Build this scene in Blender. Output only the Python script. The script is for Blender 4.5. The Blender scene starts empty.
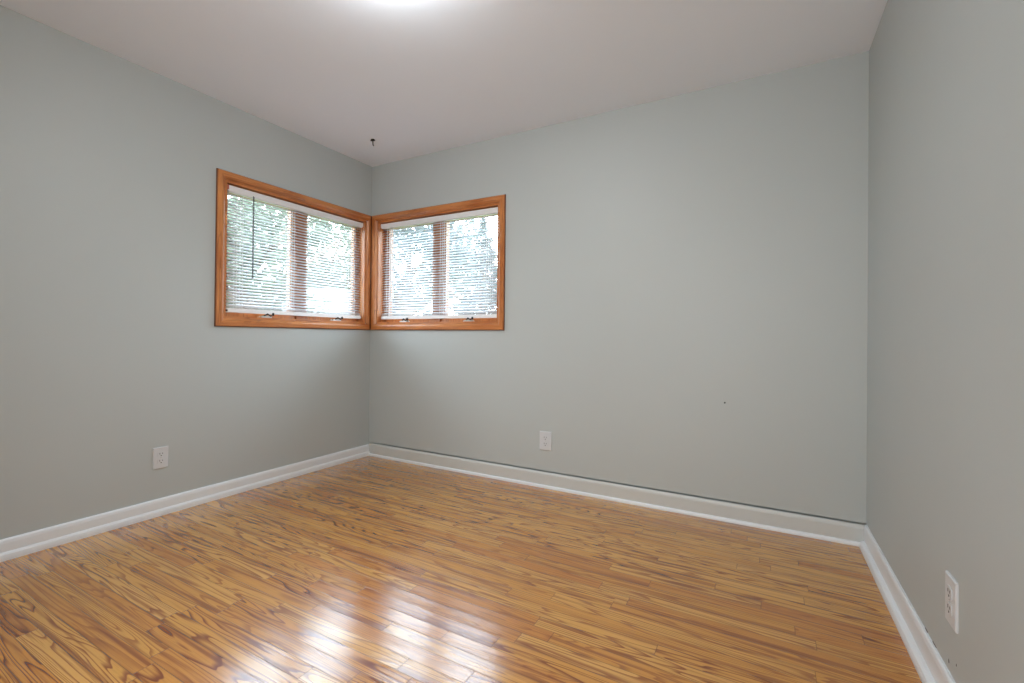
import bpy, bmesh, math, random
from mathutils import Vector, Matrix

sc = bpy.context.scene
COL = sc.collection

# ------------------------------------------------------------------ room measures (metres)
H = 2.44            # ceiling height
W = 3.382           # width at the back wall
SKEW = 0.01         # the right wall opens slightly towards the viewer
NEAR = -3.20        # y of the wall behind the camera
WT = 0.14           # outside wall thickness
Z0, Z1 = 1.105, 1.970            # window opening, height
LA, LB = -1.203, -0.058          # left window opening along y
BA, BB = 0.074, 1.267            # back window opening along x


def xr(y):
    return W - SKEW * y


# ------------------------------------------------------------------ camera
F, YAW, PITCH, ROLL = 460.17, -0.50482, 0.005945, 0.010446
CAM = Vector((2.9585, -2.8199, 1.0080))
SX, SY = 2.815, -7.102
fw = Vector((math.sin(YAW) * math.cos(PITCH), math.cos(YAW) * math.cos(PITCH), math.sin(PITCH)))
rt = Vector((math.cos(YAW), -math.sin(YAW), 0))
up = rt.cross(fw)
r2 = rt * math.cos(ROLL) + up * math.sin(ROLL)
u2 = up * math.cos(ROLL) - rt * math.sin(ROLL)
cd = bpy.data.cameras.new('camera')
cam = bpy.data.objects.new('camera', cd)
COL.objects.link(cam)
cam.matrix_world = Matrix(((r2.x, u2.x, -fw.x, CAM.x), (r2.y, u2.y, -fw.y, CAM.y), (r2.z, u2.z, -fw.z, CAM.z), (0, 0, 0, 1)))
cd.sensor_width = 36
cd.lens = F * 36 / 1024
cd.shift_x = -SX / 1024
cd.shift_y = SY / 1024
cd.clip_start = 0.02
cd.clip_end = 300
sc.camera = cam

# ------------------------------------------------------------------ exposure, sky, sun
vs = sc.view_settings
vs.view_transform = 'Standard'
vs.look = 'None'
vs.gamma = 1.0
vs.use_curve_mapping = False
vs.exposure = 0.22
sc.cycles.use_denoising = True
sc.cycles.max_bounces = 12
sc.cycles.diffuse_bounces = 8
sc.cycles.transparent_max_bounces = 24
sc.cycles.sample_clamp_indirect = 6
sc.cycles.caustics_reflective = False
sc.cycles.caustics_refractive = False

SKY = 12.0
SUN = 4.0
LAMP = 105.0
FILL = 52.0  # strength of the added fill light

wd = bpy.data.worlds.new('sky')
sc.world = wd
wd.use_nodes = True
nt = wd.node_tree
nt.nodes.clear()
tc = nt.nodes.new('ShaderNodeTexCoord')
sp = nt.nodes.new('ShaderNodeSeparateXYZ')
rp = nt.nodes.new('ShaderNodeValToRGB')
rp.color_ramp.elements[0].position = 0.0
rp.color_ramp.elements[0].color = (0.86, 0.93, 1.0, 1)
rp.color_ramp.elements[1].position = 0.9
rp.color_ramp.elements[1].color = (0.66, 0.82, 1.0, 1)
bg = nt.nodes.new('ShaderNodeBackground')
wo = nt.nodes.new('ShaderNodeOutputWorld')
nt.links.new(tc.outputs['Generated'], sp.inputs[0])
nt.links.new(sp.outputs['Z'], rp.inputs[0])
nt.links.new(rp.outputs[0], bg.inputs[0])
bg.inputs[1].default_value = SKY
nt.links.new(bg.outputs[0], wo.inputs[0])

sl = bpy.data.lights.new('sun', 'SUN')
sl.energy = SUN
sl.angle = 0.02
sl.color = (1.0, 0.96, 0.9)
so = bpy.data.objects.new('sun', sl)
COL.objects.link(so)
so.location = (20, -20, 25)
so.rotation_euler = Vector((-0.62, 0.55, -0.75)).to_track_quat('-Z', 'Y').to_euler()

for nm, lc, sz, dr in (('window_portal_left', (-0.16, (LA + LB) / 2, (Z0 + Z1) / 2), (LB - LA, Z1 - Z0), Vector((1, 0, 0))),
                       ('window_portal_back', ((BA + BB) / 2, 0.16, (Z0 + Z1) / 2), (BB - BA, Z1 - Z0), Vector((0, -1, 0)))):
    pl = bpy.data.lights.new(nm, 'AREA')
    pl.shape = 'RECTANGLE'
    pl.size, pl.size_y = sz
    pl.cycles.is_portal = True
    po = bpy.data.objects.new(nm, pl)
    COL.objects.link(po)
    po.location = lc
    po.rotation_euler = dr.to_track_quat('-Z', 'Y').to_euler()


hl = bpy.data.lights.new('fill_light', 'AREA')  # soft fill light added behind the camera, no known lamp
hl.shape = 'RECTANGLE'
hl.size, hl.size_y = 1.7, 1.9
hl.energy = FILL
hl.color = (0.98, 1.0, 1.0)
ho = bpy.data.objects.new('fill_light', hl)
COL.objects.link(ho)
ho.location = (2.4, NEAR - .9, 1.35)
ho.rotation_euler = Vector((-.50, 1, .06)).to_track_quat('-Z', 'Y').to_euler()


# ------------------------------------------------------------------ node helpers
class NT:
    def __init__(self, name):
        self.m = bpy.data.materials.new(name)
        self.m.use_nodes = True
        self.t = self.m.node_tree
        self.t.nodes.clear()
        self.out = self.t.nodes.new('ShaderNodeOutputMaterial')

    def n(self, kind, **kw):
        nd = self.t.nodes.new(kind)
        for k, v in kw.items():
            setattr(nd, k, v)
        return nd

    def link(self, a, b):
        self.t.links.new(a, b)

    def _in(self, sock, v):
        if hasattr(v, 'is_output'):
            self.link(v, sock)
        else:
            sock.default_value = v

    def math(self, op, a, b=0.0, c=None):
        nd = self.n('ShaderNodeMath', operation=op)
        self._in(nd.inputs[0], a)
        self._in(nd.inputs[1], b)
        if c is not None:
            self._in(nd.inputs[2], c)
        return nd.outputs[0]

    def comb(self, x, y, z):
        nd = self.n('ShaderNodeCombineXYZ')
        for i, v in enumerate((x, y, z)):
            self._in(nd.inputs[i], v)
        return nd.outputs[0]

    def sep(self, v):
        nd = self.n('ShaderNodeSeparateXYZ')
        self.link(v, nd.inputs[0])
        return nd.outputs

    def noise(self, vec, scale, detail=2.0, rough=0.5, dist=0.0):
        nd = self.n('ShaderNodeTexNoise')
        self.link(vec, nd.inputs['Vector'])
        nd.inputs['Scale'].default_value = scale
        nd.inputs['Detail'].default_value = detail
        nd.inputs['Roughness'].default_value = rough
        nd.inputs['Distortion'].default_value = dist
        return nd.outputs['Fac']

    def white(self, vec, dim='3D'):
        nd = self.n('ShaderNodeTexWhiteNoise', noise_dimensions=dim)
        self.link(vec, nd.inputs['Vector'])
        return nd.outputs

    def ramp(self, fac, stops, interp='LINEAR'):
        nd = self.n('ShaderNodeValToRGB')
        cr = nd.color_ramp
        cr.interpolation = interp
        while len(cr.elements) < len(stops):
            cr.elements.new(0.5)
        for e, (p, c) in zip(cr.elements, stops):
            e.position = p
            e.color = (*c, 1) if len(c) == 3 else c
        self.link(fac, nd.inputs[0])
        return nd.outputs[0]

    def mix(self, fac, a, b, blend='MIX'):
        nd = self.n('ShaderNodeMix', data_type='RGBA', blend_type=blend)
        self._in(nd.inputs[0], fac)
        self._in(nd.inputs[6], a if hasattr(a, 'is_output') else (*a, 1))
        self._in(nd.inputs[7], b if hasattr(b, 'is_output') else (*b, 1))
        return nd.outputs[2]

    def smooth(self, v, a, b, lo=0.0, hi=1.0):
        nd = self.n('ShaderNodeMapRange', interpolation_type='SMOOTHSTEP')
        self._in(nd.inputs[0], v)
        for i, x in enumerate((a, b, lo, hi)):
            nd.inputs[i + 1].default_value = x
        return nd.outputs[0]

    def bsdf(self, color, rough=0.5, **kw):
        nd = self.n('ShaderNodeBsdfPrincipled')
        self._in(nd.inputs['Base Color'], color if hasattr(color, 'is_output') else (*color, 1))
        self._in(nd.inputs['Roughness'], rough)
        for k, v in kw.items():
            self._in(nd.inputs[k], v)
        self.link(nd.outputs[0], self.out.inputs[0])
        return nd

    def bump(self, bsdf, height, strength=0.3, dist=0.01, sock='Normal'):
        nd = self.n('ShaderNodeBump')
        nd.inputs['Strength'].default_value = strength
        nd.inputs['Distance'].default_value = dist
        self.link(height, nd.inputs['Height'])
        self.link(nd.outputs[0], bsdf.inputs[sock])

    def coord(self, kind='Object'):
        return self.n('ShaderNodeTexCoord').outputs[kind]


def srgb(r, g, b):
    f = lambda c: (c / 255 / 12.92) if c / 255 <= 0.04045 else ((c / 255 + 0.055) / 1.055) ** 2.4
    return (f(r), f(g), f(b))


def paint(name, col, rough=0.55, mottling=0.03, grain=0.12, marks=()):
    t = NT(name)
    v = t.coord()
    n1 = t.noise(v, 1.3, 3)
    c = t.mix(n1, tuple(x * (1 - mottling) for x in col), tuple(min(1, x * (1 + mottling)) for x in col))
    b = t.bsdf(c, rough)
    n2 = t.noise(v, 260, 3, 0.6)
    n3 = t.noise(v, 7, 2)
    t.bump(b, t.math('ADD', n2, t.math('MULTIPLY', n3, 2.0)), grain, 0.002)
    return t.m


def plain(name, col, rough=0.4, metal=0.0, vary=0.05, scale=40, **kw):
    t = NT(name)
    n1 = t.noise(t.coord(), scale, 3)
    c = t.mix(n1, tuple(x * (1 - vary) for x in col), tuple(min(1, x * (1 + vary)) for x in col))
    b = t.bsdf(c, rough, Metallic=metal, **kw)
    return t.m


def wood(name, axis, light, mid, dark, rough=0.32):
    """stained softwood trim, grain along the given axis"""
    t = NT(name)
    s = t.sep(t.coord())
    o = [0, 1, 2]
    o.remove(axis)
    a = t.math('MULTIPLY', s[axis], 1.6)
    v = t.comb(a, t.math('MULTIPLY', s[o[0]], 26), t.math('MULTIPLY', s[o[1]], 26))
    n1 = t.noise(v, 1.0, 3, 0.55, 0.6)
    rings = t.math('FRACT', t.math('MULTIPLY', n1, 7.0))
    line = t.smooth(rings, 0.55, 1.0)
    v2 = t.comb(t.math('MULTIPLY', s[axis], 6), t.math('MULTIPLY', s[o[0]], 300), t.math('MULTIPLY', s[o[1]], 300))
    fine = t.noise(v2, 1.0, 2)
    big = t.noise(t.comb(t.math('MULTIPLY', s[axis], 3), t.math('MULTIPLY', s[o[0]], 9), t.math('MULTIPLY', s[o[1]], 9)), 1.0, 2)
    c = t.ramp(big, [(0.3, mid), (0.7, light)])
    c = t.mix(t.math('MULTIPLY', line, 0.45), c, dark)
    c = t.mix(t.smooth(fine, 0.55, 0.8, 0, 0.35), c, dark)
    b = t.bsdf(c, rough)
    b.inputs['Coat Weight'].default_value = 0.35
    b.inputs['Coat Roughness'].default_value = 0.2
    t.bump(b, fine, 0.15, 0.001)
    return t.m


def floor_mat():
    """strip oak laid along x: 57 mm strips of random length, each with its own tone and figure"""
    PW = 0.057
    t = NT('oak_strip_floor')
    s = t.sep(t.coord())
    yy = t.math('DIVIDE', s[1], PW)
    row = t.math('FLOOR', yy)
    fy = t.math('FRACT', yy)
    r1 = t.white(t.comb(row, 3.7, 1.1))[0]
    r2_ = t.white(t.comb(row, 9.1, 5.3))[0]
    ln = t.math('ADD', 0.55, t.math('MULTIPLY', r1, 0.65))
    xx = t.math('ADD', t.math('DIVIDE', s[0], ln), t.math('MULTIPLY', r2_, 17.0))
    seg = t.math('FLOOR', xx)
    fx = t.math('FRACT', xx)
    wid = t.white(t.comb(row, seg, 0.5))
    pid, pcol = wid[0], wid[1]
    ps = t.sep(pcol)
    # edge lines
    ey = t.math('MULTIPLY', t.math('MINIMUM', fy, t.math('SUBTRACT', 1.0, fy)), PW)
    ex = t.math('MULTIPLY', t.math('MINIMUM', fx, t.math('SUBTRACT', 1.0, fx)), ln)
    e = t.math('MINIMUM', ey, ex)
    wob = t.math('MULTIPLY', t.noise(t.comb(s[0], t.math('MULTIPLY', row, 3.3), 0.0), 2.2, 2), 0.0016)
    gap = t.math('SUBTRACT', 1.0, t.smooth(t.math('SUBTRACT', e, wob), -0.0002, 0.0010))
    # figure: contour lines of a stretched noise field = cathedral arches
    gv = t.comb(t.math('ADD', t.math('MULTIPLY', s[0], 0.9), t.math('MULTIPLY', pid, 91.0)),
                t.math('ADD', t.math('MULTIPLY', s[1], 13.0), t.math('MULTIPLY', ps[0], 57.0)),
                t.math('MULTIPLY', ps[1], 33.0))
    field = t.noise(gv, 1.0, 2.0, 0.4, 0.15)
    freq = t.math('ADD', 11.0, t.math('MULTIPLY', ps[2], 14.0))
    rings = t.math('FRACT', t.math('MULTIPLY', field, freq))
    line = t.math('MULTIPLY', t.smooth(rings, 0.50, 0.90), t.smooth(rings, 1.0, 0.92))
    # straight pores
    pv = t.comb(t.math('ADD', t.math('MULTIPLY', s[0], 7.0), t.math('MULTIPLY', pid, 40.0)), t.math('MULTIPLY', s[1], 420.0), pid)
    pores = t.noise(pv, 1.0, 2, 0.6)
    streak = t.noise(t.comb(t.math('ADD', t.math('MULTIPLY', s[0], 1.2), t.math('MULTIPLY', pid, 17.0)), t.math('MULTIPLY', s[1], 60.0), ps[1]), 1.0, 2)
    tone = t.ramp(pid, [(0.0, srgb(*FT[0])), (0.22, srgb(*FT[1])), (0.45, srgb(*FT[2])), (0.66, srgb(*FT[3])), (0.84, srgb(*FT[4])), (1.0, srgb(*FT[5]))])
    dark = t.mix(1.0, tone, srgb(*FT[6]), 'MULTIPLY')
    c = t.mix(t.math('MULTIPLY', line, t.math('ADD', 0.45, t.math('MULTIPLY', ps[0], 0.55))), tone, dark)
    c = t.mix(t.smooth(pores, 0.52, 0.78, 0, 0.55), c, dark)
    c = t.mix(t.smooth(streak, 0.48, 0.72, 0, 0.75), c, dark)
    # small dark knots and mineral stains
    kn = t.noise(t.comb(t.math('MULTIPLY', s[0], 5.0), t.math('MULTIPLY', s[1], 26.0), pid), 1.0, 1)
    c = t.mix(t.smooth(kn, 0.78, 0.84, 0, 0.5), c, srgb(96, 54, 22))
    c = t.mix(t.math('MULTIPLY', gap, 0.6), c, srgb(84, 46, 20))
    rough = t.math('ADD', 0.17, t.math('MULTIPLY', t.noise(t.coord(), 9, 3), 0.10))
    b = t.bsdf(c, rough)
    b.inputs['Specular IOR Level'].default_value = 0.25
    b.inputs['Coat Weight'].default_value = 1.0
    b.inputs['Coat IOR'].default_value = 1.62
    b.inputs['Coat Roughness'].default_value = 0.18
    cup = t.math('POWER', t.math('ABSOLUTE', t.math('SUBTRACT', fy, 0.5)), 2.0)
    tilt = t.math('MULTIPLY', t.math('SUBTRACT', ps[1], 0.5), fy)
    hgt = t.math('ADD', t.math('MULTIPLY', cup, 1.0), t.math('MULTIPLY', tilt, 0.18))
    ridge = t.noise(t.comb(t.math('MULTIPLY', s[0], 2.5), t.math('MULTIPLY', s[1], 170.0), pid), 1.0, 2)
    hgt = t.math('ADD', hgt, t.math('MULTIPLY', ridge, 0.12))
    hgt = t.math('ADD', hgt, t.math('MULTIPLY', gap, -0.2))
    hgt = t.math('ADD', hgt, t.math('MULTIPLY', t.noise(t.coord(), 3.5, 2), 0.5))
    hgt = t.math('ADD', hgt, t.math('MULTIPLY', line, -0.05))
    t.bump(b, hgt, 0.8, 0.0012)
    t.bump(b, hgt, 0.8, 0.0012, 'Coat Normal')
    return t.m


FT = [(189, 120, 46), (200, 138, 56), (209, 151, 68), (213, 158, 80), (204, 145, 62), (193, 126, 48), (152, 98, 48)]


def glass_mat():
    t = NT('window_glass')
    tr = t.n('ShaderNodeBsdfTransparent')
    tr.inputs[0].default_value = (0.95, 0.975, 0.97, 1)
    gl = t.n('ShaderNodeBsdfGlossy')
    gl.inputs['Roughness'].default_value = 0.01
    lw = t.n('ShaderNodeLayerWeight')
    lw.inputs[0].default_value = 0.5
    fr = t.math('ADD', 0.04, t.math('MULTIPLY', t.math('POWER', lw.outputs['Facing'], 5.0), 0.9))
    mx = t.n('ShaderNodeMixShader')
    t.link(fr, mx.inputs[0])
    t.link(tr.outputs[0], mx.inputs[1])
    t.link(gl.outputs[0], mx.inputs[2])
    t.link(mx.outputs[0], t.out.inputs[0])
    return t.m


def leaf_mat(name, col):
    t = NT(name)
    n1 = t.noise(t.coord(), 3.0, 4)
    c = t.mix(n1, tuple(x * 0.7 for x in col), tuple(min(1, x * 1.3) for x in col))
    d = t.n('ShaderNodeBsdfDiffuse')
    tl = t.n('ShaderNodeBsdfTranslucent')
    t.link(c, d.inputs[0])
    t.link(c, tl.inputs[0])
    mx = t.n('ShaderNodeMixShader')
    mx.inputs[0].default_value = 0.4
    t.link(d.outputs[0], mx.inputs[1])
    t.link(tl.outputs[0], mx.inputs[2])
    t.link(mx.outputs[0], t.out.inputs[0])
    return t.m


def slat_mat():
    t = NT('white_slat_enamel')
    n1 = t.noise(t.coord(), 30, 2)
    c = t.mix(n1, (0.66, 0.655, 0.69), (0.72, 0.715, 0.75))
    b = t.bsdf(c, 0.4)
    tl = t.n('ShaderNodeBsdfTranslucent')
    tl.inputs[0].default_value = (0.66, 0.66, 0.70, 1)
    mx = t.n('ShaderNodeMixShader')
    mx.inputs[0].default_value = 0.12
    t.link(b.outputs[0], mx.inputs[1])
    t.link(tl.outputs[0], mx.inputs[2])
    t.link(mx.outputs[0], t.out.inputs[0])
    return t.m


def emit_mat(name, col, strength):
    t = NT(name)
    n1 = t.noise(t.coord(), 6, 2)
    c = t.mix(n1, tuple(x * 0.98 for x in col), col)
    e = t.n('ShaderNodeEmission')
    t.link(c, e.inputs[0])
    e.inputs[1].default_value = strength
    t.link(e.outputs[0], t.out.inputs[0])
    return t.m


WALLC = (0.455, 0.485, 0.478)
M = {
    'wall': paint('sage_grey_wall_paint', WALLC, 0.5),
    'ceiling': paint('flat_white_ceiling_paint', (0.83, 0.88, 0.955), 0.8, 0.02, 0.2),
    'floor': floor_mat(),
    'trim': paint('white_trim_paint', (0.74, 0.765, 0.79), 0.32, 0.03, 0.05),
    'trim_grey': paint('grey_painted_baseboard', (0.56, 0.575, 0.56), 0.4, 0.04, 0.05),
    'dark_gap': plain('dark_cavity_dust', (0.02, 0.02, 0.02), 0.9),
    'plate': plain('ivory_white_plastic', (0.60, 0.615, 0.635), 0.3, vary=0.03),
    'slot': plain('dark_slot', (0.03, 0.025, 0.025), 0.6),
    'chip': plain('bare_grey_plaster', (0.10, 0.095, 0.09), 0.9),
    'metal': plain('satin_nickel', (0.55, 0.54, 0.52), 0.3, 1.0),
    'dark_metal': plain('blackened_steel', (0.02, 0.02, 0.022), 0.45, 0.6),
    'white_metal': plain('white_enamel', (0.80, 0.80, 0.81), 0.35, vary=0.02),
    'slat': slat_mat(),
    'cord': plain('white_cord', (0.78, 0.77, 0.78), 0.8),
    'wand': plain('grey_acrylic_wand', (0.12, 0.12, 0.13), 0.25),
    'wand_white': plain('milky_acrylic_wand', (0.62, 0.61, 0.60), 0.3),
    'red': plain('reddish_bracket', (0.45, 0.12, 0.08), 0.4),
    'glass': glass_mat(),
    'dome': emit_mat('lit_opal_glass', (0.95, 0.99, 1.0), LAMP),
    'leaf1': leaf_mat('broadleaf_green', (0.175, 0.20, 0.165)),
    'leaf2': leaf_mat('spruce_blue_green', (0.175, 0.20, 0.215)),
    'leaf3': leaf_mat('dusty_red_leaf', (0.22, 0.155, 0.15)),
    'bark': plain('grey_brown_bark', (0.16, 0.12, 0.10), 0.9, vary=0.3, scale=14),
    'lawn': plain('lawn_grass', (0.16, 0.24, 0.09), 0.9, vary=0.4, scale=6),
    'siding': plain('white_house_siding', (0.34, 0.34, 0.35), 0.6),
    'shingle': plain('pale_grey_shingles', (0.27, 0.27, 0.28), 0.9, vary=0.15, scale=20),
    'door': plain('white_door_paint', (0.72, 0.72, 0.71), 0.4),
}
WL, WM, WD = srgb(204, 134, 76), srgb(174, 100, 46), srgb(104, 50, 20)
for i, ax in enumerate('xyz'):
    M['wood_' + ax] = wood('stained_trim_wood_' + ax, i, WL, WM, WD)


M['wood_dark'] = wood('shadow_line_brown', 2, srgb(120, 64, 28), srgb(92, 44, 18), srgb(50, 22, 10))  # dark brown that paints the shadow lines around the casings


# ------------------------------------------------------------------ mesh helpers
def obj(name, bm, mat, parent=None, smooth=False, loc=None):
    me = bpy.data.meshes.new(name)
    bmesh.ops.recalc_face_normals(bm, faces=bm.faces)
    bm.to_mesh(me)
    bm.free()
    for m in (mat if isinstance(mat, (list, tuple)) else [mat]):
        me.materials.append(M[m] if isinstance(m, str) else m)
    if smooth:
        for p in me.polygons:
            p.use_smooth = True
    o = bpy.data.objects.new(name, me)
    COL.objects.link(o)
    if parent:
        o.parent = parent
    if loc:
        o.location = loc
    return o


def tag(o, label, cat=None, group=None, kind=None):
    o['label'] = label
    if cat:
        o['category'] = cat
    if group:
        o['group'] = group
    if kind:
        o['kind'] = kind
    return o


def empty(name, loc, rz=0.0):
    o = bpy.data.objects.new(name, None)
    COL.objects.link(o)
    o.location = loc
    o.rotation_euler = (0, 0, rz)
    o.empty_display_size = 0.1
    return o


def box(bm, x0, x1, y0, y1, z0, z1, bev=0.0):
    vs_ = [bm.verts.new(p) for p in ((x0, y0, z0), (x1, y0, z0), (x1, y1, z0), (x0, y1, z0), (x0, y0, z1), (x1, y0, z1), (x1, y1, z1), (x0, y1, z1))]
    fs = [bm.faces.new([vs_[i] for i in q]) for q in ((0, 3, 2, 1), (4, 5, 6, 7), (0, 1, 5, 4), (1, 2, 6, 5), (2, 3, 7, 6), (3, 0, 4, 7))]
    if bev:
        es = list({e for f in fs for e in f.edges})
        bmesh.ops.bevel(bm, geom=es, offset=bev, segments=2, affect='EDGES', profile=0.6)
    return bm


def B(*a, **k):
    return box(bmesh.new(), *a, **k)


def prism(bm, pts0, pts1):
    """closed solid between two matching outlines of 3-D points"""
    a = [bm.verts.new(p) for p in pts0]
    b = [bm.verts.new(p) for p in pts1]
    n = len(a)
    bm.faces.new(a[::-1])
    bm.faces.new(b)
    for i in range(n):
        j = (i + 1) % n
        bm.faces.new((a[i], a[j], b[j], b[i]))
    return bm


def tube(bm, pts, rad, seg=8):
    pts = [Vector(p) for p in pts]
    rads = rad if isinstance(rad, (list, tuple)) else [rad] * len(pts)
    rings = []
    side = None
    for i, p in enumerate(pts):
        d = (pts[min(i + 1, len(pts) - 1)] - pts[max(i - 1, 0)]).normalized()
        if side is None:
            side = d.orthogonal().normalized()
        else:
            side = (side - d * side.dot(d)).normalized()
        o2 = d.cross(side)
        rings.append([bm.verts.new(p + (side * math.cos(2 * math.pi * k / seg) + o2 * math.sin(2 * math.pi * k / seg)) * rads[i]) for k in range(seg)])
    for a, b in zip(rings, rings[1:]):
        for k in range(seg):
            bm.faces.new((a[k], a[(k + 1) % seg], b[(k + 1) % seg], b[k]))
    bm.faces.new(rings[0][::-1])
    bm.faces.new(rings[-1])
    return bm


def lathe(bm, prof, seg=40):
    """profile of (radius, z), spun about z"""
    rings = []
    for r, z in prof:
        if r < 1e-6:
            rings.append([bm.verts.new((0, 0, z))])
        else:
            rings.append([bm.verts.new((r * math.cos(2 * math.pi * k / seg), r * math.sin(2 * math.pi * k / seg), z)) for k in range(seg)])
    for a, b in zip(rings, rings[1:]):
        for k in range(seg):
            q = [a[k % len(a)], a[(k + 1) % len(a)], b[(k + 1) % len(b)], b[k % len(b)]]
            q = list(dict.fromkeys(q))
            if len(q) > 2:
                bm.faces.new(q)
    return bm


# ------------------------------------------------------------------ shell
XMAX = xr(NEAR)
f_ = obj('floor', B(-WT, 4.6, NEAR - 2.8, WT, -0.06, 0.0), 'floor')
tag(f_, 'glossy honey oak strip floor running across the empty room', 'floor', kind='structure')
c_ = obj('ceiling', B(-WT - 0.3, 4.8, NEAR - 3.0, WT + 0.3, H, H + 0.1), 'ceiling')
tag(c_, 'plain off-white painted ceiling over the empty room', 'ceiling', kind='structure')

GAPZ0, GAPZ1 = 0.103, 0.112
bm = bmesh.new()
box(bm, -WT, 0, NEAR - 0.2, LA, 0, H)
box(bm, -WT, 0, LB, 0.0, 0, H)
box(bm, -WT, 0, LA, LB, 0, Z0)
box(bm, -WT, 0, LA, LB, Z1, H)
tag(obj('wall_left', bm, 'wall'), 'pale sage grey left wall holding one corner window', 'wall', kind='structure')
bm = bmesh.new()
box(bm, -WT, BA, 0, WT, GAPZ1, H)
box(bm, BB, XMAX + 0.2, 0, WT, GAPZ1, H)
box(bm, BA, BB, 0, WT, GAPZ1, Z0)
box(bm, BA, BB, 0, WT, Z1, H)
box(bm, -WT, XMAX + 0.2, 0.035, WT, 0.0, GAPZ1)
tag(obj('wall_back', bm, 'wall'), 'wide pale sage grey back wall, empty to the right of its corner window', 'wall', kind='structure')
bm = bmesh.new()
prism(bm, [(xr(0), 0, 0), (xr(NEAR - .2), NEAR - .2, 0), (xr(NEAR - .2) + .14, NEAR - .2, 0), (xr(0) + .14, 0, 0)],
      [(xr(0), 0, H), (xr(NEAR - .2), NEAR - .2, H), (xr(NEAR - .2) + .14, NEAR - .2, H), (xr(0) + .14, 0, H)])
tag(obj('wall_right', bm, 'wall'), 'pale sage grey right wall running close beside the viewer', 'wall', kind='structure')
DX0, DX1, DZ = 1.5, 3.3, 2.08  # opening added in the unseen wall to let the fill light through
bm = bmesh.new()
box(bm, 0, DX0, NEAR - .12, NEAR, 0, H)
box(bm, DX1, XMAX, NEAR - .12, NEAR, 0, H)
box(bm, DX0, DX1, NEAR - .12, NEAR, DZ, H)
tag(obj('wall_near', bm, 'wall'), 'pale sage grey wall with a wide opening added for the fill light', 'wall', kind='structure')
bm = bmesh.new()
HX0, HX1, HY = 0.4, 4.4, NEAR - 2.6  # enclosure added around the fill light, out of view
box(bm, HX0 - .1, HX0, HY, NEAR - .12, 0, H)
box(bm, HX1, HX1 + .1, HY, NEAR - .12, 0, H)
box(bm, HX0 - .1, HX1 + .1, HY - .1, HY, 0, H)
box(bm, XMAX, HX1 + .1, NEAR - .12, NEAR, 0, H)
tag(obj('wall_fill_box', bm, 'wall'), 'added pale sage grey walls enclosing the unseen fill light', 'wall', kind='structure')
dc = bmesh.new()
box(dc, DX0 - .06, DX0, NEAR, NEAR + .015, 0, DZ + .06, bev=.003)
box(dc, DX1, DX1 + .06, NEAR, NEAR + .015, 0, DZ + .06, bev=.003)
box(dc, DX0, DX1, NEAR, NEAR + .015, DZ, DZ + .06, bev=.003)
tag(obj('trim_2', dc, 'trim'), 'white casing around the opening added for the fill light', 'trim', kind='structure')

# baseboards: face board with an eased top, a shoe strip along the floor
def board_profile(top, th, shoe_h, shoe_d):
    return ([(0, 0.0), (th, 0.0), (th, top - .018), (th * .8, top - .006), (th * .45, top), (0, top)],
            [(th, 0.0), (th + shoe_d, 0.0), (th + shoe_d, shoe_h * .35), (th + shoe_d * .8, shoe_h * .72), (th + shoe_d * .35, shoe_h * .95), (th, shoe_h)])


def run(prof, p0, p1, nrm, back=0.0):
    bm = bmesh.new()
    a = [Vector(p0) + Vector(nrm) * (d + back) + Vector((0, 0, z)) for d, z in prof]
    b = [Vector(p1) + Vector(nrm) * (d + back) + Vector((0, 0, z)) for d, z in prof]
    return prism(bm, a, b)


pb, ps = board_profile(.092, .014, .036, .011)
bl = obj('baseboard_left', run(pb, (0, NEAR, 0), (0, -0.0, 0), (1, 0, 0)), 'trim')
tag(bl, 'white baseboard with rounded shoe strip along the left wall', 'baseboard', kind='structure')
obj('shoe_molding', run(ps, (0, NEAR, 0), (0, -0.0, 0), (1, 0, 0)), 'trim', bl)
pb, ps = board_profile(GAPZ0, .014, .020, .010)
bb_ = obj('baseboard_back', run(pb, (0.012, 0, 0), (W - .008, 0, 0), (0, -1, 0)), 'trim_grey')
tag(bb_, 'grey painted baseboard with a dark open gap above it along the back wall', 'baseboard', kind='structure')
tag(obj('shoe_molding', run(ps, (0.012, 0, 0), (W - .008, 0, 0), (0, -1, 0)), 'trim', bb_), 'white shoe strip under the grey baseboard')
pb, ps = board_profile(.111, .012, .034, .020)
ny = Vector((-1, -SKEW, 0)).normalized()
br = obj('baseboard_right', run(pb, (xr(-.016), -.016, 0), (xr(NEAR), NEAR, 0), ny), 'trim')
tag(br, 'white baseboard along the right wall, its square end in the corner', 'baseboard', kind='structure')
obj('shoe_molding', run(ps, (xr(-.026), -.026, 0), (xr(NEAR), NEAR, 0), ny), 'trim', br)


# ------------------------------------------------------------------ windows
CW = 0.047     # casing width
CPROF = [(0, 0), (0, .015), (.004, .019), (.030, .020), (.038, .015), (.044, .009), (CW, .006), (CW, 0)]


def casing_piece(bm, a, b, inward, mit_a, mit_b, width=CW):
    """moulded casing from a to b (outer edge, u-z plane), profile growing along 'inward'; mitred ends"""
    a, b, inward = Vector((a[0], 0, a[1])), Vector((b[0], 0, b[1])), Vector((inward[0], 0, inward[1]))
    d = (b - a).normalized()
    k = width / CW
    pa = [a + inward * (p * k) + d * (p * k * mit_a) + Vector((0, -t, 0)) for p, t in CPROF]
    pbb = [b + inward * (p * k) - d * (p * k * mit_b) + Vector((0, -t, 0)) for p, t in CPROF]
    return prism(bm, pa, pbb)


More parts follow.
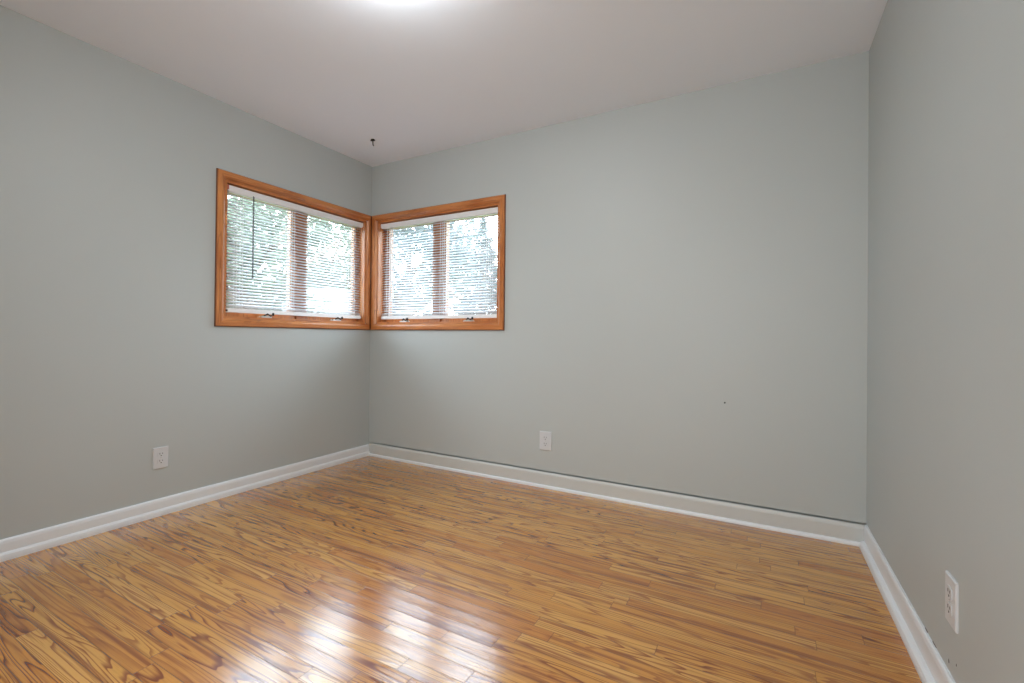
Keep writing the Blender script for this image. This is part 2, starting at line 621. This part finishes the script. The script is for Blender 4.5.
def build_window(name, loc, rz, u0, u1, uo0, uo1, wood_u, label, cranks):
    """u runs left to right seen from inside, w (local y) outward. opening u0..u1, outer casing edges uo0..uo1"""
    w = empty(name, loc, rz)
    tag(w, label, 'window', kind='structure')
    zo0, zo1 = Z0 - CW, Z1 + CW
    obj('casing', casing_piece(bmesh.new(), (uo0, zo1), (uo1, zo1), (0, -1), 1, 1), wood_u, w)
    obj('casing', casing_piece(bmesh.new(), (uo0, zo0), (uo1, zo0), (0, 1), 1, 1), wood_u, w)
    obj('casing', casing_piece(bmesh.new(), (uo0, zo0), (uo0, zo1), (1, 0), 1, 1, u0 - uo0), 'wood_z', w)
    obj('casing', casing_piece(bmesh.new(), (uo1, zo0), (uo1, zo1), (-1, 0), 1, 1, uo1 - u1), 'wood_z', w)
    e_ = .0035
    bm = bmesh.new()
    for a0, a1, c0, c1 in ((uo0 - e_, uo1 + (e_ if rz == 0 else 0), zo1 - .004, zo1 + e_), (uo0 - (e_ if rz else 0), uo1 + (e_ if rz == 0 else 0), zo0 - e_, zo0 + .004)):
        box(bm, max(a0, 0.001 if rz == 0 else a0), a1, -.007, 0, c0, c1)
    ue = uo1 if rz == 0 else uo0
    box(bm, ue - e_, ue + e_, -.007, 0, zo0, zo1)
    obj('shadow_edge', bm, 'wood_dark', w)  # dark strip painted in for the shadow line along the casing's outer edge
    T = 0.016
    D = WT + .01
    obj('jamb', B(u0 - .002, u0 + T, 0.0, D, Z0, Z1), 'wood_z', w)
    obj('jamb', B(u1 - T, u1 + .002, 0.0, D, Z0, Z1), 'wood_z', w)
    obj('jamb', B(u0 + T, u1 - T, 0.0, D, Z1 - T, Z1), wood_u, w)
    obj('sill', B(u0 + T, u1 - T, 0.0, D + .03, Z0, Z0 + T), wood_u, w)
    um = (u0 + u1) / 2
    obj('mullion', B(um - .024, um + .024, .062, D, Z0 + T, Z1 - T, bev=.002), 'wood_z', w)
    for a, b in ((u0 + T, um - .024), (um + .024, u1 - T)):
        z0, z1 = Z0 + T, Z1 - T
        S = .044
        y0, y1 = .074, .112
        bm = bmesh.new()
        box(bm, a, a + S, y0, y1, z0, z1)
        box(bm, b - S, b, y0, y1, z0, z1)
        box(bm, a + S, b - S, y0, y1, z0, z0 + S)
        box(bm, a + S, b - S, y0, y1, z1 - S, z1)
        s = obj('sash', bm, 'wood_z', w)
        obj('pane', B(a + S, b - S, .092, .095, z0 + S, z1 - S), 'glass', s)
    for cu in cranks:
        h = empty('crank_handle', (cu, .012, Z0 + T), 0)
        h.parent = w
        bm = bmesh.new()
        prism(bm, [(-.045, .0, 0), (.045, .0, 0), (.030, .0, .016), (-.030, .0, .012)], [(-.045, .03, 0), (.045, .03, 0), (.030, .03, .016), (-.030, .03, .012)])
        obj('operator_cover', bm, 'metal', h)
        bm = bmesh.new()
        tube(bm, [(-.012, .004, .012), (.006, -.006, .026), (.028, -.006, .012), (.046, -.006, .022)], [.005, .005, .004, .004], 8)
        tube(bm, [(.046, -.006, .016), (.046, -.006, .034)], [.0065, .0065], 10)
        obj('crank_arm', bm, 'dark_metal', h, True)
    return w


# left window: local u=0 at its far end (y=-1.261), u grows towards the room corner
LO = LA - CW
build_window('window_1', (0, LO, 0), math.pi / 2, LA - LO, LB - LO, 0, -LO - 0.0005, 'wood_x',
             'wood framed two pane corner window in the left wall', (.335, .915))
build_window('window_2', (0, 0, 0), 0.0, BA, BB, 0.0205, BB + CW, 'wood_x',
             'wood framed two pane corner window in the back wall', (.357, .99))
# corner bead between the two casings, its dark colour standing in for shadow
bm = bmesh.new()
tube(bm, [(.0215, -.0215, Z0 - CW + .004), (.0215, -.0215, Z1 + CW - .006)], .0055, 8)
tag(obj('trim_1', bm, 'wood_dark', smooth=True), 'slim corner bead between both window casings, coloured dark as their shadow line', 'trim', kind='structure')


# ------------------------------------------------------------------ venetian blinds
def build_blind(loc, rz, u0, u1, ladders, wand_u, wand_len, wand_mat, cord_u, label, bracket_red):
    bl = empty('venetian_blind', loc, rz)
    tag(bl, label, 'blind', 'venetian blinds in the corner windows')
    L0, L1 = u0, u1
    bw = .025
    top = Z1 - .024
    hz = top - .040
    bm = bmesh.new()
    box(bm, L0, L1, -bw / 2 - .002, bw / 2 + .002, hz, top, bev=.002)
    obj('headrail', bm, 'white_metal', bl)
    obj('valance', B(L0 - .001, L1 + .001, -bw / 2 - .007, -bw / 2 - .004, hz + .004, top + .001), 'white_metal', bl)
    rail0 = Z0 + .041
    obj('bottom_rail', B(L0, L1, -bw / 2, bw / 2, rail0, rail0 + .028, bev=.003), 'white_metal', bl)
    for u in (L0 + .004, L1 - .004):
        bm = bmesh.new()
        box(bm, u - .005, u + .005, -bw / 2 - .002, bw / 2 + .002, rail0 + .006, rail0 + .018, bev=.001)
        obj('end_cap', bm, 'dark_metal' if (u < (L0 + L1) / 2) == (rz != 0) else 'white_metal', bl)
    bm = bmesh.new()
    pitch = .0206
    z = rail0 + .028 + .020
    tilt = math.radians(SLAT_TILT)
    zs = []
    for k in range(3):
        zs.append(rail0 + .031 + .0035 * k)
    while z < hz - .006:
        zs.append(z)
        z += pitch
    for k_, z in enumerate(zs):
        tilt = math.radians(SLAT_TILT if k_ > 2 else 3)
        n = 4
        rows = []
        for k in range(n + 1):
            s = (k / n - .5)
            y = s * bw * math.cos(tilt)
            zz = z + s * bw * math.sin(tilt) + .0018 * (1 - (2 * s) ** 2)
            rows.append((bm.verts.new((L0 + .003, y, zz)), bm.verts.new((L1 - .003, y, zz))))
        for a, b in zip(rows, rows[1:]):
            bm.faces.new((a[0], a[1], b[1], b[0]))
    so_ = obj('slats', bm, 'slat', bl, True)
    md = so_.modifiers.new('thickness', 'SOLIDIFY')
    md.thickness = .0007
    for u in ladders:
        bm = bmesh.new()
        for y in (-bw / 2 - .0015, bw / 2 + .0015):
            for du in (-.019, .019):
                tube(bm, [(u + du, y, rail0 + .02), (u + du, y, hz)], .0018, 5)
        obj('ladder_cord', bm, 'cord', bl)
    bm = bmesh.new()
    tube(bm, [(wand_u, -bw / 2 - .012, hz + .006), (wand_u, -bw / 2 - .012, hz - wand_len)], .0045, 6)
    tube(bm, [(wand_u, -bw / 2 - .004, hz + .014), (wand_u, -bw / 2 - .012, hz + .004)], .002, 6)
    obj('tilt_wand', bm, wand_mat, bl)
    if cord_u:
        bm = bmesh.new()
        tube(bm, [(cord_u, -bw / 2 - .010, hz + .002), (cord_u, -bw / 2 - .010, hz - .55)], .0016, 5)
        tube(bm, [(cord_u + .006, -bw / 2 - .010, hz + .002), (cord_u + .006, -bw / 2 - .010, hz - .55)], .0016, 5)
        tube(bm, [(cord_u + .003, -bw / 2 - .010, hz - .55), (cord_u + .003, -bw / 2 - .010, hz - .59)], [.003, .007], 8)
        obj('lift_cord', bm, 'cord', bl)
    for u, m in ((L0 - .002, 'red' if bracket_red else 'white_metal'), (L1 + .002, 'white_metal')):
        obj('mounting_bracket', B(u - .006, u + .006, -bw / 2 - .009, bw / 2 + .004, hz + .012, top + .002, bev=.001), m, bl)
    return bl


SLAT_TILT = 34.0
BLW = .040
build_blind((-BLW, LO, 0), math.pi / 2, LA - LO + .034, LB - LO - .022, (.16, .530, 1.080), -1.009 - LO, .53, 'wand', None,
            'white slatted blind with dark tilt wand in the left wall window', True)
build_blind((0, BLW, 0), 0.0, BA + .022, BB - .020, (.176, .735, 1.16), .212, .62, 'wand_white', .235,
            'white slatted blind with pale wand and cords in the back wall window', False)


# ------------------------------------------------------------------ ceiling light and hook
cl = empty('ceiling_light', (1.712, -1.588, H))
tag(cl, 'lit white dome light fixed flush to the ceiling', 'ceiling light')
obj('mounting_pan', lathe(bmesh.new(), [(0, 0), (.098, 0), (.104, -.008), (.104, -.044), (.098, -.050), (0, -.050)]), 'white_metal', cl, True)
R_, D_ = .110, .052
prof = [(R_ * math.cos(a), -.046 - D_ * math.sin(a)) for a in [math.pi / 2 * k / 12 for k in range(13)]]
prof[-1] = (0, -.046 - D_)
prof = [(.100, -.046)] + prof
dome = obj('glass_dome', lathe(bmesh.new(), prof), 'dome', cl, True)

hk = empty('ceiling_hook', (.418, -.395, H))
tag(hk, 'small black swag hook hanging from the ceiling near the corner', 'hook')
obj('hook_plate', lathe(bmesh.new(), [(0, 0), (.014, 0), (.014, -.004), (.008, -.009), (0, -.010)], 16), 'dark_metal', hk, True)
bm = bmesh.new()
tube(bm, [(0, 0, -.004), (0, 0, -.030), (.002, 0, -.040), (.006, 0, -.047), (.010, 0, -.044)], [.0042, .0042, .0042, .0036, .002], 8)
obj('hook_arm', bm, 'dark_metal', hk, True)
bm = bmesh.new()
tube(bm, [(-.020, 0, -.004), (0, 0, -.008), (.018, .004, -.010)], [.005, .005, .0025], 8)
obj('hook_toggle', bm, 'dark_metal', hk, True)

# nail left in the back wall
nl = obj('nail', lathe(bmesh.new(), [(0, 0), (.0016, 0), (.0016, .008), (.0045, .008), (.0045, .0105), (0, .0105)], 10), 'dark_metal', None, True)
nl.location = (2.745, 0.001, .655)
nl.rotation_euler = (math.pi / 2, 0, 0)
tag(nl, 'tiny nail head left in the bare part of the back wall', 'nail')


# small dark chips where the paint has come off the right wall
wr = bpy.data.objects['wall_right']
for y, z, w_, h_ in ((-.945, .1135, .030, .006), (-1.02, .1130, .038, .005), (-1.14, .137, .006, .012), (-1.195, .160, .003, .007)):
    bm = bmesh.new()
    outl = [(-.5, -.2), (-.2, -.5), (.25, -.4), (.5, 0), (.3, .5), (-.15, .35), (-.45, .3)]
    prism(bm, [(xr(y + a * w_) + .0005, y + a * w_, z + b * h_) for a, b in outl], [(xr(y + a * w_) - .0008, y + a * w_ * .9, z + b * h_ * .9) for a, b in outl])
    obj('paint_chip', bm, 'chip', wr)


# ------------------------------------------------------------------ wall outlets
def build_outlet():
    o = empty('wall_outlet', (0, 0, 0))
    bm = B(-.037, .037, -.0065, 0, -.059, .059)
    es = [e for e in bm.edges if all(v.co.y < -.006 for v in e.verts)]
    bmesh.ops.bevel(bm, geom=es, offset=.004, segments=3, affect='EDGES', profile=.5)
    obj('cover_plate', bm, 'plate', o)
    for s in (-1, 1):
        bm = bmesh.new()
        pr = []
        for k in range(24):
            a = 2 * math.pi * k / 24
            pr.append((max(-.0165, min(.0165, .019 * math.cos(a))), s * .0195 + max(-.0145, min(.0145, .019 * math.sin(a)))))
        prism(bm, [(x, -.006, z) for x, z in pr], [(x, -.0085, z) for x, z in pr])
        r_ = obj('receptacle', bm, 'plate', o)
        for dx, hh in ((-.0065, .0042), (.0065, .0034)):
            obj('slot', B(dx - .0013, dx + .0013, -.0089, -.0070, s * .0195 + .001 - hh + .003, s * .0195 + .001 + hh + .003), 'slot', r_)
        bm = bmesh.new()
        tube(bm, [(0, -.0089, s * .0195 - .0075), (0, -.007, s * .0195 - .0075)], .0028, 10)
        obj('ground_hole', bm, 'slot', r_)
    bm = bmesh.new()
    tube(bm, [(0, -.0078, 0), (0, -.006, 0)], .0032, 10)
    obj('screw', bm, 'metal', o)
    return o


def copy_tree(o, parent=None):
    c = o.copy()
    COL.objects.link(c)
    c.parent = parent
    for ch in [k for k in sc.objects if k.parent is o]:
        copy_tree(ch, c)
    return c


GRP = 'wall outlets above the baseboards'
o1 = build_outlet()
o2, o3 = copy_tree(o1), copy_tree(o1)
o1.location, o1.rotation_euler = (1.647, 0, .312), (0, 0, 0)
o1.scale = (1.2, 1, 1.06)
tag(o1, 'white wall outlet low on the back wall above the grey baseboard', 'outlet', GRP)
o2.location, o2.rotation_euler = (0, -1.526, .318), (0, 0, math.pi / 2)
tag(o2, 'white wall outlet low on the left wall below its window', 'outlet', GRP)
o3.location, o3.rotation_euler = (xr(-1.168), -1.168, .313), (0, 0, -math.pi / 2 - math.atan(SKEW) * -1)
o3.scale = (1.08, 1, 1.1)
tag(o3, 'white wall outlet seen edge-on on the right wall near the viewer', 'outlet', GRP)


# ------------------------------------------------------------------ outside
GZ = -0.7
bm = bmesh.new()
g = bmesh.ops.create_grid(bm, x_segments=60, y_segments=60, size=60)
for v in bm.verts:
    v.co.z = .12 * math.sin(v.co.x * .31) * math.cos(v.co.y * .23)
tag(obj('lawn', bm, 'lawn', loc=(0, 0, GZ - .12)), 'sunlit lawn outside the windows', 'lawn', kind='structure')


def at(px, py, dist):
    """world point seen at that pixel at that distance along the optical axis"""
    d = fw + r2 * ((px - 512 - SX) / F) - u2 * ((py - 341.5 - SY) / F)
    return CAM + d * dist


def foliage(seed, rad, hgt, n, size, conical=False):
    rnd = random.Random(seed)
    bm = bmesh.new()
    blobs = []
    for k in range(16):
        a, r = rnd.uniform(0, 6.283), rad * math.sqrt(rnd.random()) * .75
        blobs.append((Vector((r * math.cos(a), r * math.sin(a), hgt * rnd.uniform(.12, .9))), rad * rnd.uniform(.3, .5)))
    for i in range(n):
        if conical:
            q = 1 - math.sqrt(rnd.random())
            a = rnd.uniform(0, 6.283)
            r = rad * (1 - q) * (.45 + .55 * math.sqrt(rnd.random())) * (.8 + .2 * math.sin(q * 60))
            p = Vector((r * math.cos(a), r * math.sin(a), hgt * q))
        else:
            c, br_ = blobs[rnd.randrange(len(blobs))]
            d = Vector((rnd.gauss(0, 1), rnd.gauss(0, 1), rnd.gauss(0, 1))).normalized()
            p = c + d * br_ * rnd.uniform(.6, 1.05)
        s = size * rnd.uniform(.6, 1.3)
        u = Vector((rnd.gauss(0, 1), rnd.gauss(0, 1), rnd.gauss(0, .6))).normalized()
        v = u.orthogonal().normalized() * .5
        if conical:
            v *= .5
        bm.faces.new([bm.verts.new(p + u * s), bm.verts.new(p + v * s), bm.verts.new(p - u * s), bm.verts.new(p - v * s)])
    return bm


def trunk(seed, hgt, r):
    rnd = random.Random(seed)
    bm = bmesh.new()
    tube(bm, [(0, 0, -.2), (.03, .02, hgt * .3), (-.04, .03, hgt * .65), (0, 0, hgt)], [r * 1.3, r, r * .7, r * .25], 8)
    for k in range(7):
        a = rnd.uniform(0, 6.283)
        z = hgt * rnd.uniform(.3, .8)
        l = hgt * rnd.uniform(.22, .4)
        tube(bm, [(0, 0, z), (l * .5 * math.cos(a), l * .5 * math.sin(a), z + l * .35), (l * math.cos(a), l * math.sin(a), z + l * .8)], [r * .45, r * .3, r * .1], 6)
    return bm


def tree(name, px, dist, rad, hgt, base, n, size, leaf, seed, label, conical=False):
    p = at(px, 300, dist)
    t = empty(name, (p.x, p.y, GZ))
    tag(t, label, 'tree', 'trees outside the windows')
    obj('trunk', trunk(seed, hgt * .85, .045 * hgt ** .8), 'bark', t, True)
    c = obj('crown', foliage(seed, rad, hgt - base, n, size, conical), leaf, t)
    c.location.z = base
    return t


tree('broadleaf_tree', 246, 7.5, 1.5, 4.3, .4, 5200, .08, 'leaf1', 3, 'sunlit bushy tree seen through the left half of the left window')
tree('broadleaf_tree', 322, 18.0, 2.3, 6.4, 2.0, 4600, .12, 'leaf1', 5, 'taller pale tree standing behind the white shed')
tree('spruce_tree', 482, 15.0, 2.0, 5.7, .25, 5200, .14, 'leaf2', 7, 'bluish spruce seen through the right half of the back window', True)
tree('broadleaf_tree', 409, 11.0, 1.6, 4.7, .8, 4600, .09, 'leaf2', 11, 'grey green tree with bare limbs seen through the left half of the back window')
tree('red_leaf_tree', 190, 13.5, 1.9, 5.6, 1.4, 4000, .11, 'leaf3', 13, 'dusty red leaved tree behind the bushy one by the left window')

# white shed with a pale roof
p = at(337, 300, 13.0)
hs = empty('garden_shed', (p.x, p.y, GZ), math.radians(64))
tag(hs, 'low white shed with pale roof seen through the left window', 'shed')
EV, RG = 2.35, 2.95
bm = bmesh.new()
prism(bm, [(-1.6, -.9, 0), (1.6, -.9, 0), (1.6, -.9, EV), (-1.6, -.9, EV)], [(-1.6, .9, 0), (1.6, .9, 0), (1.6, .9, EV), (-1.6, .9, EV)])
prism(bm, [(-1.6, -.9, EV), (-1.6, .9, EV), (-1.6, 0, RG)], [(1.6, -.9, EV), (1.6, .9, EV), (1.6, 0, RG)])
obj('wall', bm, 'siding', hs)
bm = bmesh.new()
for s in (-1, 1):
    prism(bm, [(-1.75, 0, RG + .06), (-1.75, s * 1.1, EV - .07), (-1.75, s * 1.1, EV - .13), (-1.75, 0, RG)], [(1.75, 0, RG + .06), (1.75, s * 1.1, EV - .07), (1.75, s * 1.1, EV - .13), (1.75, 0, RG)])
obj('roof', bm, 'shingle', hs)
for u in (-.45, .05):
    fr_ = obj('window', B(u - .14, u + .14, -.93, -.90, 1.35, 2.1), 'siding', hs)
    obj('pane', B(u - .10, u + .10, -.935, -.93, 1.40, 2.05), 'slot', fr_)
